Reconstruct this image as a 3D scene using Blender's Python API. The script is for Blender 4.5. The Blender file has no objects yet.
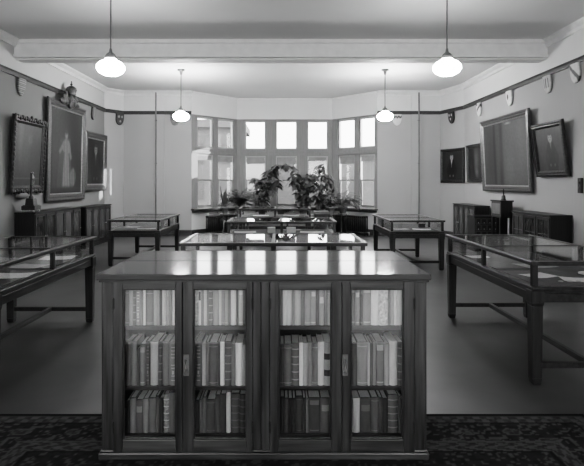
import bpy, math, random
from mathutils import Vector, Matrix
random.seed(7)
C = bpy.context.scene.collection
F, VX, VY, H = 508.0, 281.0, 182.0, 1.64      # focal length in pixels, vanishing point, eye height
PI = math.pi

# ------------------------------------------------------------------ mesh builder
class MB:
    def __init__(s): s.v = []; s.f = []; s.m = []; s.sm = []
    def add(s, vs, fs, mi=0, smooth=False, mat=None):
        b = len(s.v)
        for p in vs:
            p = Vector(p)
            s.v.append(mat @ p if mat is not None else p)
        for f in fs:
            s.f.append([i + b for i in f]); s.m.append(mi); s.sm.append(smooth)
    def box(s, x0, x1, y0, y1, z0, z1, mi=0, mat=None):
        s.add([(x0,y0,z0),(x1,y0,z0),(x1,y1,z0),(x0,y1,z0),(x0,y0,z1),(x1,y0,z1),(x1,y1,z1),(x0,y1,z1)],
              [(0,3,2,1),(4,5,6,7),(0,1,5,4),(1,2,6,5),(2,3,7,6),(3,0,4,7)], mi, False, mat)
    def taper(s, cx, cy, z0, z1, a0, a1, mi=0):
        s.add([(cx-a0,cy-a0,z0),(cx+a0,cy-a0,z0),(cx+a0,cy+a0,z0),(cx-a0,cy+a0,z0),
               (cx-a1,cy-a1,z1),(cx+a1,cy-a1,z1),(cx+a1,cy+a1,z1),(cx-a1,cy+a1,z1)],
              [(0,3,2,1),(4,5,6,7),(0,1,5,4),(1,2,6,5),(2,3,7,6),(3,0,4,7)], mi)
    def prism(s, pts, z0, z1, mi=0, mat=None):        # pts counter-clockwise in xy
        n = len(pts)
        vs = [(x,y,z0) for x,y in pts] + [(x,y,z1) for x,y in pts]
        fs = [list(range(n-1,-1,-1)), list(range(n,2*n))] + [(i,(i+1)%n,(i+1)%n+n,i+n) for i in range(n)]
        s.add(vs, fs, mi, False, mat)
    def lathe(s, prof, n=20, c=(0,0,0), mi=0, mat=None):   # prof: (r,z) from bottom to top
        vs = []; fs = []
        for r, z in prof:
            for k in range(n):
                a = 2*PI*k/n; vs.append((c[0]+max(r,1e-4)*math.cos(a), c[1]+max(r,1e-4)*math.sin(a), c[2]+z))
        for i in range(len(prof)-1):
            for k in range(n):
                fs.append((i*n+k, i*n+(k+1)%n, (i+1)*n+(k+1)%n, (i+1)*n+k))
        s.add(vs, fs, mi, True, mat)
        s.add([vs[k] for k in range(n)], [list(range(n-1,-1,-1))], mi, False, mat)
        s.add(vs[-n:], [list(range(n))], mi, False, mat)
    def tube(s, pts, rad, n=8, mi=0):
        pts = [Vector(p) for p in pts]; vs = []; fs = []
        for i, p in enumerate(pts):
            d = (pts[min(i+1,len(pts)-1)] - pts[max(i-1,0)]).normalized()
            a = d.cross(Vector((0,0,1)));
            if a.length < 1e-3: a = d.cross(Vector((1,0,0)))
            a.normalize(); b = d.cross(a)
            r = rad[i] if isinstance(rad, (list,tuple)) else rad
            for k in range(n):
                t = 2*PI*k/n; vs.append(p + a*(r*math.cos(t)) + b*(r*math.sin(t)))
        for i in range(len(pts)-1):
            for k in range(n):
                fs.append((i*n+k, i*n+(k+1)%n, (i+1)*n+(k+1)%n, (i+1)*n+k))
        fs.append(list(range(n-1,-1,-1))); fs.append([len(vs)-n+k for k in range(n)])
        s.add(vs, fs, mi, True)
    def ball(s, c, r, sx=1, sy=1, sz=1, mi=0, n=12, mat=None):
        m = n//2; prof = []
        vs=[]; fs=[]
        for i in range(m+1):
            t = PI*i/m - PI/2
            for k in range(n):
                a = 2*PI*k/n; cr = max(math.cos(t),1e-3)
                vs.append((c[0]+r*sx*cr*math.cos(a), c[1]+r*sy*cr*math.sin(a), c[2]+r*sz*math.sin(t)))
        for i in range(m):
            for k in range(n): fs.append((i*n+k, i*n+(k+1)%n, (i+1)*n+(k+1)%n, (i+1)*n+k))
        s.add(vs, fs, mi, True, mat)
    def rect_frame(s, w, h, prof, mi=0, mat=None):
        # picture frame in xz plane, centred in x, bottom at z=0, front towards -y; prof: (inset, out)
        n = len(prof); vs = []
        for cx, cz in ((-1,0),(1,0),(1,1),(-1,1)):
            for ins, out in prof:
                vs.append((cx*(w/2-ins), -out, (ins if cz == 0 else h-ins)))
        fs = []
        for k in range(4):
            for i in range(n-1):
                a = k*n+i; b = ((k+1)%4)*n+i
                fs.append((a, b, b+1, a+1))
        s.add(vs, fs, mi, False, mat)
    def build(s, name, mats, parent=None, bevel=0, loc=None):
        me = bpy.data.meshes.new(name)
        me.from_pydata([tuple(p) for p in s.v], [], s.f)
        for m in (mats if isinstance(mats,(list,tuple)) else [mats]): me.materials.append(m)
        me.polygons.foreach_set('material_index', s.m); me.polygons.foreach_set('use_smooth', s.sm)
        me.update()
        o = bpy.data.objects.new(name, me); C.objects.link(o)
        if parent is not None: o.parent = parent
        if loc is not None: o.location = loc
        if bevel:
            b = o.modifiers.new('bevel','BEVEL'); b.width = bevel; b.segments = 2; b.limit_method = 'ANGLE'; b.angle_limit = 0.8
        return o

def sweep(path, prof, name, mat):
    # path in xy with the room on its RIGHT; prof: closed (inward offset, z), returns one mesh
    pts = [Vector(p) for p in path]; nn = []
    for i in range(len(pts)):
        ds = []
        if i > 0: ds.append((pts[i]-pts[i-1]).normalized())
        if i < len(pts)-1: ds.append((pts[i+1]-pts[i]).normalized())
        ns = [Vector((d.y,-d.x)) for d in ds]; m = sum(ns, Vector((0,0))).normalized()
        nn.append(m / max(m.dot(ns[0]), .3))
    mb = MB(); n = len(prof); vs = []; fs = []
    for p, q in zip(pts, nn):
        for o, z in prof: vs.append((p.x+q.x*o, p.y+q.y*o, z))
    for i in range(len(pts)-1):
        for k in range(n): fs.append((i*n+k, (i+1)*n+k, (i+1)*n+(k+1)%n, i*n+(k+1)%n))
    fs.append(list(range(n))); fs.append([len(vs)-1-k for k in range(n)])
    mb.add(vs, fs)
    return mb.build(name, mat)

def tag(o, label=None, cat=None, group=None, kind=None):
    if label: o['label'] = label
    if cat: o['category'] = cat
    if group: o['group'] = group
    if kind: o['kind'] = kind
    return o
def empty(name, loc, rz=0, label=None, cat=None, group=None):
    o = bpy.data.objects.new(name, None); C.objects.link(o)
    o.location = loc; o.rotation_euler = (0,0,rz); o.empty_display_size = .1
    return tag(o, label, cat, group)
def struct(o): o['kind'] = 'structure'; return o
def copy_tree(o, parent=None):
    c = o.copy(); C.objects.link(c)
    if parent is not None: c.parent = parent
    for ch in list(o.children): copy_tree(ch, c)
    return c
ORD = ['first','second','third','fourth','fifth','sixth','seventh','eighth','ninth','tenth','eleventh','twelfth','thirteenth','fourteenth','fifteenth','sixteenth','seventeenth']

# ------------------------------------------------------------------ materials (all grey: a black and white photograph)
def base(name):
    m = bpy.data.materials.new(name); m.use_nodes = True
    return m, m.node_tree.nodes, m.node_tree.links, m.node_tree.nodes['Principled BSDF']
def g3(v): return (v, v, v, 1)
def grey(name, v, rough=.6, spec=.4, var=.12, scale=6, metal=0, bump=0, stretch=(1,1,1)):
    m, N, L, B = base(name)
    B.inputs['Roughness'].default_value = rough; B.inputs['Specular IOR Level'].default_value = spec
    B.inputs['Metallic'].default_value = metal
    tc = N.new('ShaderNodeTexCoord'); mp = N.new('ShaderNodeMapping'); mp.inputs['Scale'].default_value = stretch
    nz = N.new('ShaderNodeTexNoise'); nz.inputs['Scale'].default_value = scale; nz.inputs['Detail'].default_value = 4
    cr = N.new('ShaderNodeValToRGB'); cr.color_ramp.elements[0].position = .3; cr.color_ramp.elements[1].position = .7
    cr.color_ramp.elements[0].color = g3(v*(1-var)); cr.color_ramp.elements[1].color = g3(min(1,v*(1+var)))
    L.new(tc.outputs['Object'], mp.inputs['Vector']); L.new(mp.outputs['Vector'], nz.inputs['Vector'])
    L.new(nz.outputs['Fac'], cr.inputs['Fac']); L.new(cr.outputs['Color'], B.inputs['Base Color'])
    if bump:
        bp = N.new('ShaderNodeBump'); bp.inputs['Strength'].default_value = bump; bp.inputs['Distance'].default_value = .01
        L.new(nz.outputs['Fac'], bp.inputs['Height']); L.new(bp.outputs['Normal'], B.inputs['Normal'])
    return m
def wood(name, v, rough=.35, axis='z', spec=.5, var=.45):
    st = {'x':(1.5,22,22),'y':(22,1.5,22),'z':(22,22,1.5)}[axis]
    return grey(name, v, rough, spec, var, 1.6, stretch=st)
def vcol(name, rough=.7, spec=.3):
    m, N, L, B = base(name)
    a = N.new('ShaderNodeAttribute'); a.attribute_name = 'Col'
    nz = N.new('ShaderNodeTexNoise'); nz.inputs['Scale'].default_value = 14; nz.inputs['Detail'].default_value = 5
    mx = N.new('ShaderNodeMix'); mx.data_type = 'RGBA'; mx.blend_type = 'OVERLAY'; mx.inputs[0].default_value = .35
    tc = N.new('ShaderNodeTexCoord'); L.new(tc.outputs['Object'], nz.inputs['Vector'])
    L.new(a.outputs['Color'], mx.inputs[6]); L.new(nz.outputs['Fac'], mx.inputs[7]); L.new(mx.outputs[2], B.inputs['Base Color'])
    B.inputs['Roughness'].default_value = rough; B.inputs['Specular IOR Level'].default_value = spec
    return m
def glass(name, tint=.95, refl=1.0):
    m, N, L, B = base(name); N.remove(B)
    out = N['Material Output']; tr = N.new('ShaderNodeBsdfTransparent'); tr.inputs['Color'].default_value = g3(tint)
    gl = N.new('ShaderNodeBsdfGlossy'); gl.inputs['Roughness'].default_value = .02; gl.inputs['Color'].default_value = g3(refl)
    fr = N.new('ShaderNodeFresnel'); fr.inputs['IOR'].default_value = 1.5
    ge = N.new('ShaderNodeNewGeometry'); mm = N.new('ShaderNodeMath'); mm.operation = 'MULTIPLY_ADD'     # same reflectance from both faces
    mm.inputs[1].default_value = 1/1.5-1.5; mm.inputs[2].default_value = 1.5
    L.new(ge.outputs['Backfacing'], mm.inputs[0]); L.new(mm.outputs[0], fr.inputs['IOR'])
    mx = N.new('ShaderNodeMixShader')
    L.new(fr.outputs[0], mx.inputs[0]); L.new(tr.outputs[0], mx.inputs[1]); L.new(gl.outputs[0], mx.inputs[2]); L.new(mx.outputs[0], out.inputs[0])
    return m
def emis(name, v, s):
    m, N, L, B = base(name)
    B.inputs['Base Color'].default_value = g3(v); B.inputs['Emission Color'].default_value = (1,1,1,1); B.inputs['Emission Strength'].default_value = s
    B.inputs['Roughness'].default_value = .3
    return m
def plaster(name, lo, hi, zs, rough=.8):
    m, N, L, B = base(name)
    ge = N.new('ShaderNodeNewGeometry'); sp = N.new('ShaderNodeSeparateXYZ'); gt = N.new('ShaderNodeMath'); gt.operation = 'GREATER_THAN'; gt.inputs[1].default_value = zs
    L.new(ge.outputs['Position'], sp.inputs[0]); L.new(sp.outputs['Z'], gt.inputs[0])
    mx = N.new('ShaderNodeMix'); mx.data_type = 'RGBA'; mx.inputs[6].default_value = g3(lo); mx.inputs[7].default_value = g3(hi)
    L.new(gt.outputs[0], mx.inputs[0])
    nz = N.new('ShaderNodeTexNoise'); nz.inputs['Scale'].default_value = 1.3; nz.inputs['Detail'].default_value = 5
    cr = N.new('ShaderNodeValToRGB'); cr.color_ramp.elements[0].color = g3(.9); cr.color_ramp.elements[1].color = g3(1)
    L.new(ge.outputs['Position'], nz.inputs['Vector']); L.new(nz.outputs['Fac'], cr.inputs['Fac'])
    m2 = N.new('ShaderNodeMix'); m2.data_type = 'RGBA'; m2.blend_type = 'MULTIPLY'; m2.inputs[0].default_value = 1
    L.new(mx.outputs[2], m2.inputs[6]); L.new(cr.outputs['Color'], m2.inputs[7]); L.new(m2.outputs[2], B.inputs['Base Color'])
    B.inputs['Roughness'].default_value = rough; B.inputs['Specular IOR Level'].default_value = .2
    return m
M_wall = plaster('wall_plaster', .42, .72, 3.76)
M_ceil = plaster('ceiling_plaster', .74, .74, 99)
M_wallshaded = plaster('wall_plaster_left', .27, .60, 3.76)  # same plaster, the left wall's shade put into a darker tone
M_trimwhite = grey('white_trim', .74, .6, .3, .05)
M_floor = grey('polished_floor', .085, .33, .5, .25, 1.2, bump=.02)
M_rail = wood('rail_wood', .05, .5, 'y')
M_base = wood('baseboard_wood', .06, .45, 'x')
M_winwood = wood('window_wood', .22, .5, 'z', var=.12)
M_winframe = wood('window_frame_wood', .38, .5, 'z', var=.12)
M_sill = wood('sill_wood', .10, .4, 'x')
M_woodz = wood('dark_wood', .028, .35, 'z')
M_woodx = wood('dark_wood_rails', .028, .35, 'x')
M_woody = wood('dark_wood_long', .028, .35, 'y')
M_case = wood('bookcase_wood', .045, .30, 'z', var=.6)
M_casex = wood('bookcase_wood_rails', .05, .30, 'x', var=.6)
M_top = wood('bookcase_top_wood', .075, .085, 'x', .42, .12)
M_inside = grey('case_inside', .035, .7, .2)
M_black = wood('black_wood', .015, .4, 'z')
M_glass = glass('clear_glass')
M_wglass = glass('window_glass', .93)
M_brass = grey('worn_brass', .55, .3, .5, .1, metal=.8)
M_iron = grey('dark_iron', .035, .5, .4)
M_bronze = grey('dark_bronze', .03, .35, .6)
M_bronzelight = grey('polished_bronze', .3, .3, .6)
M_deck = grey('case_lining', .15, .8, .1)
M_paper = grey('white_paper', .8, .8, .1, .04)
M_paper2 = grey('toned_paper', .45, .8, .1, .15, 12)
M_paper3 = grey('dark_print', .12, .7, .2, .4, 25)
M_gilt = grey('gilt_frame', .085, .38, .6, .25, 25, metal=.3)
M_giltlight = grey('light_gilt', .25, .35, .6, .2, 25, metal=.3)
M_ornate = grey('dark_carved_frame', .024, .45, .5, .6, 22, bump=.8)
M_vc = vcol('painted_canvas', .45, .4)
M_vshield = vcol('painted_shield', .6, .3)
M_globe = emis('opal_glass', .9, 50.0)
M_globefar = emis('bright_opal_glass', .9, 170.0)
M_rod = grey('lamp_metal', .14, .4, .5, metal=.5)
M_blind = grey('roller_blind', .3, .9, .1)
M_leaf = grey('leaf', .075, .5, .4, .4, 9)
M_fern = grey('fern_leaf', .065, .6, .3, .4, 9)
M_stem = grey('stem', .06, .8, .2)
M_pot = grey('clay_pot', .16, .8, .2)
M_pages = grey('book_pages', .85, .9, .1, .18, 30, stretch=(30,1,1))
M_build = grey('pale_stone', .10, .9, .1, .1, .4)
M_bwin = grey('building_window', .045, .3, .4)
M_ground = grey('snowy_ground', .22, .9, .1)

# ------------------------------------------------------------------ room shell
XL, XR, YB, YR, ZC = -5.2, 5.2, 15.5, -4.6, 4.41
LP = [(XL,YR),(XL,14.95),(-4.8,YB),(-2.73,YB)]
RP = [(2.94,YB),(4.86,YB),(XR,14.4),(XR,YR)]
BAY = [(-2.73,YB),(-1.455,16.8),(1.69,16.8),(2.94,YB)]
T = .25
def wall_seg(mb, a, b, z0, z1, t=T, mi=0, ext=0):     # room is on the right of a->b
    a = Vector(a); b = Vector(b); d = (b-a).normalized(); n = Vector((-d.y, d.x)); a = a-d*ext; b = b+d*ext
    p = [a, b, b+n*t, a+n*t]
    mb.prism([(q.x,q.y) for q in p], z0, z1, mi)
mb = MB(); wall_seg(mb, LP[0], LP[1], 0, ZC); struct(mb.build('wall_left', M_wallshaded))
mb = MB(); wall_seg(mb, LP[1], LP[2], 0, ZC); struct(mb.build('wall_left_corner', M_wall))
mb = MB(); wall_seg(mb, LP[2], LP[3], 0, ZC); struct(mb.build('wall_back_left', M_wall))
mb = MB(); wall_seg(mb, RP[0], RP[1], 0, ZC); struct(mb.build('wall_back_right', M_wall))
mb = MB(); wall_seg(mb, RP[1], RP[2], 0, ZC); struct(mb.build('wall_right_corner', M_wall))
mb = MB(); wall_seg(mb, RP[2], RP[3], 0, ZC); struct(mb.build('wall_right', M_wall))
mb = MB()                                              # wall behind the camera, two wide openings added to let light in
for x0, x1 in ((XL-T,-4.2),(-1.0,1.0),(4.2,XR+T)): mb.box(x0,x1,YR-T,YR,0,ZC)
for x0, x1 in ((-4.2,-1.0),(1.0,4.2)): mb.box(x0,x1,YR-T,YR,0,.9); mb.box(x0,x1,YR-T,YR,3.7,ZC)
struct(mb.build('wall_rear', M_wall))
outline = [(XL,YR),(XR,YR),(XR,14.4),(4.86,YB),(2.94,YB),(1.69,16.8),(-1.455,16.8),(-2.73,YB),(-4.8,YB),(XL,14.95)]
mb = MB(); mb.prism(outline, -.2, 0); struct(mb.build('floor', M_floor))
mb = MB(); mb.prism([(x*1.02,y+(.15 if y>0 else -.1)) for x,y in outline], ZC, ZC+.2); struct(mb.build('ceiling', M_ceil))
# cross beam with mouldings
mb = MB()
mb.box(XL,XR,9.9,10.3,4.13,ZC); mb.box(XL,XR,9.84,10.36,ZC-.07,ZC); mb.box(XL,XR,9.87,10.33,4.07,4.13); mb.box(XL,XR,9.95,10.25,4.04,4.07)
struct(mb.build('trim_1', M_trimwhite))
# cornice, picture rail, baseboard
corn = [(0,ZC-.14),(.03,ZC-.14),(.05,ZC-.08),(.12,ZC-.03),(.13,ZC),(0,ZC)]
for i, p in enumerate((LP, RP)): struct(sweep(p, corn, 'trim_%d' % (2+i), M_trimwhite))
struct(sweep(BAY, [(0,ZC-.05),(.04,ZC-.05),(.05,ZC),(0,ZC)], 'trim_4', M_trimwhite))
rail = [(0,3.70),(.035,3.70),(.045,3.73),(.045,3.77),(.06,3.785),(.06,3.80),(0,3.80)]
for i, p in enumerate((LP, RP)): struct(sweep(p, rail, 'trim_%d' % (5+i), M_rail))
bb = [(0,0),(.03,0),(.03,.15),(.015,.18),(0,.18)]
struct(sweep(LP, bb, 'baseboard_left', M_base)); struct(sweep(RP, bb, 'baseboard_right', M_base)); struct(sweep(BAY, bb, 'baseboard_bay', M_base))
# flat pilaster strips on the back wall and at the ends of the beam
for i, (x0, x1) in enumerate(((-3.88,-3.56),(3.98,4.3))):
    mb = MB(); mb.box(x0,x1,YB-.035,YB,.18,3.70); mb.box(x0,x1,YB-.035,YB,3.80,ZC-.05); struct(mb.build('trim_%d' % (7+i), M_wall))
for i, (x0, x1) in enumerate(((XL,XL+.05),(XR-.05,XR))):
    mb = MB(); mb.box(x0,x1,8.1,8.95,0,3.70); mb.box(x0,x1,8.1,8.95,3.80,ZC-.14); struct(mb.build('trim_%d' % (9+i), M_wallshaded if i == 0 else M_wall, bevel=.01))

# ------------------------------------------------------------------ the bay with its windows
ZS, ZL1, ZU0, ZU1 = .82, 2.50, 2.72, 3.66
def bay_wall(name, a, b, ops, wins, t=.16):
    a = Vector(a); b = Vector(b); L = (b-a).length; d = (b-a)/L
    mt = Matrix.Translation((a.x,a.y,0)) @ Matrix.Rotation(math.atan2(d.y,d.x),4,'Z')   # local x along wall, +y outwards
    mb = MB()
    mb.box(0,L,0,t,0,ZS,0,mt); mb.box(0,L,0,t,ZU1,ZC,0,mt)
    xs = [0] + [u for o in ops for u in o] + [L]
    for k in range(0,len(xs),2): mb.box(xs[k],xs[k+1],0,t,ZS,ZU1,1,mt)
    for u0,u1 in ops: mb.box(u0,u1,0,t,ZL1,ZU0,1,mt)
    mb.box(0,L,-.03,0,ZL1+.03,ZL1+.09,1,mt); mb.box(0,L,-.02,0,ZU0-.06,ZU0-.02,1,mt); mb.box(0,L,-.02,0,ZU1,ZU1+.05,1,mt)
    struct(mb.build(name, [M_ceil, M_winwood]))
    mb = MB(); mb.box(-.02,L+.02,-.16,.02,ZS-.05,ZS,0,mt); mb.box(0,L,-.05,0,ZS-.12,ZS-.05,0,mt)
    return mt, mb
WN = [0]
def window(mt, u0, u1, drop):
    WN[0] += 1
    fr = MB()
    for z0, z1 in ((ZS,ZL1),(ZU0,ZU1)):
        for x0,x1,za,zb in ((u0,u0+.035,z0,z1),(u1-.035,u1,z0,z1),(u0+.035,u1-.035,z0,z0+.04),(u0+.035,u1-.035,z1-.04,z1)):
            fr.box(x0,x1,.03,.12,za,zb,0,mt)
    w = struct(fr.build('window_%d' % WN[0], M_winframe))
    sb = MB(); zm = 1.70
    for x0,x1,za,zb,y in ((u0+.035,u0+.065,ZS+.04,zm,.05),(u1-.065,u1-.035,ZS+.04,zm,.05),(u0+.065,u1-.065,ZS+.04,ZS+.10,.05),(u0+.035,u1-.035,zm-.02,zm+.02,.05)):
        sb.box(x0,x1,y,y+.03,za,zb,0,mt)
    sb.build('sash', M_winwood, w)
    p = MB(); p.box(u0+.035,u1-.035,.09,.094,ZS+.04,ZL1-.04,0,mt); p.build('lower_pane', M_wglass, w)
    p = MB(); p.box(u0+.035,u1-.035,.09,.094,ZU0+.04,ZU1-.04,0,mt); p.build('upper_pane', M_wglass, w)
    p = MB(); p.box(u0+.045,u1-.045,.035,.038,ZL1-drop,ZL1-.04,0,mt); p.box(u0+.045,u1-.045,.03,.044,ZL1-drop-.015,ZL1-drop,0,mt); p.box(u0+.045,u1-.045,.03,.07,ZL1-.08,ZL1-.04,0,mt)
    p.build('roller_blind', M_blind, w)
opsL = [(.21,.83),(1.02,1.69)]; opsC = [(.265,.945),(1.29,1.985),(2.33,3.005)]; opsR = [(.26,.93),(1.12,1.71)]
for nm, a, b, ops, dr in (('wall_bay_left',BAY[0],BAY[1],opsL,(.16,.2)),('wall_bay_center',BAY[1],BAY[2],opsC,(.24,.26,.14)),('wall_bay_right',BAY[2],BAY[3],opsR,(.26,.2))):
    mt, sl = bay_wall(nm, a, b, ops, 0)
    struct(sl.build('trim_%d' % (12+WN[0]), M_sill, bevel=.008))
    for (u0,u1), d in zip(ops, dr): window(mt, u0, u1, d)

# outside: pale ground and buildings seen blurred through the panes
mb = MB(); mb.box(-90,90,YB+2.2,140,-5.2,-5); tag(struct(mb.build('ground', M_ground)))
def building(x, y, w, d, h, label):
    e = empty('building', (x,y,-5), 0, label, 'building')
    mb = MB(); mb.box(-w/2,w/2,0,d,0,h-.8); mb.build('wall', M_build, e)
    mb = MB(); mb.box(-w/2-.4,w/2+.4,-.4,d+.4,h-.8,h); mb.build('roof', M_build, e)
    nx = max(2, int(w//4)); nz = max(2, int(h//4))
    for i in range(nx):
        for k in range(nz):
            cx = -w/2+(i+.5)*w/nx; z = 1.2+k*(h-2)/nz
            mb = MB(); mb.box(cx-.8,cx+.8,-.06,.1,z,z+2); mb.build('window', M_bwin, e)
building(-7.2,52,6.0,10,13.0,'pale building beyond the left windows of the bay')
building(-.5,75,20,12,10.6,'pale building beyond the middle windows of the bay')
building(9.5,56,9,10,10.0,'pale building beyond the right windows of the bay')

# ------------------------------------------------------------------ pendant lamps
def pendant(x, y, label, group='opal pendant lamps'):
    e = empty('pendant_lamp', (x,y,3.1), 0, label, 'lamp', group)
    t = ZC-3.1
    mb = MB(); mb.lathe([(.015,t-.14),(.03,t-.1),(.045,t-.04),(.09,t-.03),(.09,t)],16); mb.build('ceiling_cup', M_rod, e)
    mb = MB(); mb.lathe([(.011,.36),(.011,t-.1)],8); mb.build('rod', M_rod, e)
    mb = MB(); mb.lathe([(.075,.27),(.08,.3),(.06,.34),(.025,.37),(.015,.42)],16); mb.build('fitter', M_rod, e)
    mb = MB(); mb.lathe([(.02,.04),(.10,.048),(.165,.085),(.195,.135),(.19,.18),(.15,.225),(.09,.255),(.07,.28)],28); mb.build('globe', M_globefar if y > 10 else M_globe, e)
pendant(-2.40,7.16,'glowing opal pendant lamp on a long rod, near left, before the beam')
pendant(2.34,7.16,'glowing opal pendant lamp on a long rod, near right, before the beam')
pendant(-2.46,12.5,'opal pendant lamp hanging left of the bay window, beyond the beam')
pendant(2.56,12.5,'opal pendant lamp hanging right of the bay window, beyond the beam')

# ------------------------------------------------------------------ display tables
def display_table(cx, cy, L, W, h, rz, label, name='display_table', mid=True):
    """long side along local x; base at the floor"""
    e = empty(name, (cx,cy,0), rz, label, 'display case', 'glazed display tables')
    l, w = L/2, W/2
    mb = MB()                                           # top rim
    for x0,x1,y0,y1 in ((-l,l,-w,-w+.05),(-l,l,w-.05,w),(-l,-l+.05,-w+.05,w-.05),(l-.05,l,-w+.05,w-.05)): mb.box(x0,x1,y0,y1,h-.035,h)
    mb.box(-.018,.018,-w+.05,w-.05,h-.03,h-.001)
    mb.build('top_frame', M_woodx, e, .006)
    mb = MB(); mb.box(-l+.045,l-.045,-w+.045,w-.045,h-.012,h-.005); mb.build('top_glass', M_glass, e)
    z0 = h-.205
    a = .022
    for sx in (-1,1):
        for sy in (-1,1):
            px, py = sx*(l-.045), sy*(w-.045)
            mb = MB(); mb.box(px-a,px+a,py-a,py+a,z0,h-.035); mb.build('corner_post', M_woodz, e, .003)
            mb = MB(); px, py = sx*(l-.06), sy*(w-.06)
            mb.box(px-.052,px+.052,py-.052,py+.052,h-.335,h-.236); mb.taper(px,py,h-.365,h-.335,.045,.052)
            mb.taper(px,py,.05,h-.365,.038,.045); mb.taper(px,py,.0,.05,.032,.040)
            mb.build('leg', M_woodz, e, .004)
    if mid:
        for sy in (-1,1):
            mb = MB(); mb.box(-.02,.02,sy*(w-.045)-.018,sy*(w-.045)+.018,z0,h-.035); mb.build('middle_post', M_woodz, e)
    for sy in (-1,1):
        for x0, x1 in (((-l+.07,-.02),(.02,l-.07)) if mid else ((-l+.07,l-.07),)):
            mb = MB(); mb.box(x0,x1,sy*(w-.045)-.002,sy*(w-.045)+.002,z0,h-.035); mb.build('glass_panel', M_glass, e)
    for sx in (-1,1):
        mb = MB(); mb.box(sx*(l-.045)-.002,sx*(l-.045)+.002,-w+.07,w-.07,z0,h-.035); mb.build('glass_panel', M_glass, e)
    mb = MB(); mb.box(-l+.012,l-.012,-w+.012,w-.012,z0-.03,z0-.004); mb.box(-l+.03,l-.03,-w+.03,w-.03,z0-.06,z0-.03)
    mb.build('case_base', M_woodx, e, .006)
    mb = MB(); mb.box(-l+.08,l-.08,-w+.08,w-.08,z0-.004,z0+.004); mb.build('lining', M_deck, e)
    for x0,x1,y0,y1 in ((-l+.113,l-.113,-w+.03,-w+.055),(-l+.113,l-.113,w-.055,w-.03),(-l+.03,-l+.055,-w+.113,w-.113),(l-.055,l-.03,-w+.113,w-.113)):
        mb = MB(); mb.box(x0,x1,y0,y1,h-.335,z0-.06); mb.build('apron', M_woodx, e, .003)
    for sx in (-1,1):
        mb = MB(); mb.box(sx*(l-.06)-.022,sx*(l-.06)+.022,-w+.099,w-.099,.13,.175); mb.build('stretcher', M_woodx, e, .004)
    mb = MB(); mb.box(-l+.083,l-.083,-.022,.022,.13,.175); mb.build('stretcher', M_woodx, e, .004)
    return e, z0+.004
def sheet(x, y, z, w, d, rz, label, mat=None, name='paper_sheet', cat='paper', bend=.006, group=None):
    mb = MB(); n = 5
    vs = []; fs = []
    for i in range(n):
        u = -w/2+w*i/(n-1); k = bend*(2*i/(n-1)-1)**2
        vs += [(u,-d/2,k),(u,d/2,k),(u,d/2,k+.0015),(u,-d/2,k+.0015)]
    for i in range(n-1):
        a = i*4
        for q in range(4): fs.append((a+q, a+(q+1)%4, a+4+(q+1)%4, a+4+q))
    fs += [(0,1,2,3),((n-1)*4+3,(n-1)*4+2,(n-1)*4+1,(n-1)*4)]
    mb.add(vs, fs)
    o = mb.build(name, mat or M_paper, None, 0, (x,y,z+.0005)); o.rotation_euler = (0,0,rz)
    return tag(o, label, cat, group)
def open_book(x, y, z, w, d, rz, label):
    e = empty('open_book', (x,y,z+.0005), rz, label, 'book')
    mb = MB(); mb.box(-w/2-.008,w/2+.008,-d/2-.006,d/2+.006,0,.006); mb.build('cover', M_paper3, e)
    for s in (-1,1):
        mb = MB(); n = 6; vs = []; fs = []
        for i in range(n):
            t = i/(n-1); u = s*w/2*t; k = .007+.022*math.sin(PI*(.25+.75*(1-t)))*.9
            vs += [(u,-d/2,.006),(u,d/2,.006),(u,d/2,k),(u,-d/2,k)]
        for i in range(n-1):
            a = i*4
            for q in range(4): fs.append((a+q,a+(q+1)%4,a+4+(q+1)%4,a+4+q) if s>0 else (a+4+q,a+4+(q+1)%4,a+(q+1)%4,a+q))
        fs += [(3,2,1,0),((n-1)*4,(n-1)*4+1,(n-1)*4+2,(n-1)*4+3)]
        mb.add(vs, fs); mb.build('page_block', M_paper, e)
    return e
def small_box(x, y, z, w, d, h, rz, label, mat, name='small_box', cat='box'):
    e = empty(name, (x,y,z+.0005), rz, label, cat)
    mb = MB(); mb.box(-w/2,w/2,-d/2,d/2,0,h*.7); mb.build('body', mat, e, .003)
    mb = MB(); mb.box(-w/2-.004,w/2+.004,-d/2-.004,d/2+.004,h*.7,h); mb.build('lid', mat, e, .003)
    return e

# middle tables, one behind the other
t1, z1 = display_table(-.085,5.85,1.99,1.04,1.0,0,'long glazed display table directly behind the large bookcase')
t2, z2 = display_table(.01,8.68,1.81,.9,1.0,0,'smaller glazed display table standing second behind the large bookcase')
t3, z3 = display_table(-.145,12.75,1.77,1.0,1.0,0,'glazed display table farthest back, just before the window plants')
# side tables
tr, zr = display_table(2.53,5.15,2.14,1.04,1.0,PI/2,'large glazed display table at right front, papers inside')
tl, zl = display_table(-2.70,4.95,2.14,1.04,1.0,PI/2,'dark glazed display table at the left front edge')
tfr, zfr = display_table(2.53,10.3,1.8,1.03,.93,PI/2,'glazed display table farther back at right, near the radiator')
tfl, zfl = display_table(-2.87,10.85,1.95,1.04,.90,PI/2,'glazed display table farther back at left, before pale pilaster')

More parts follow.
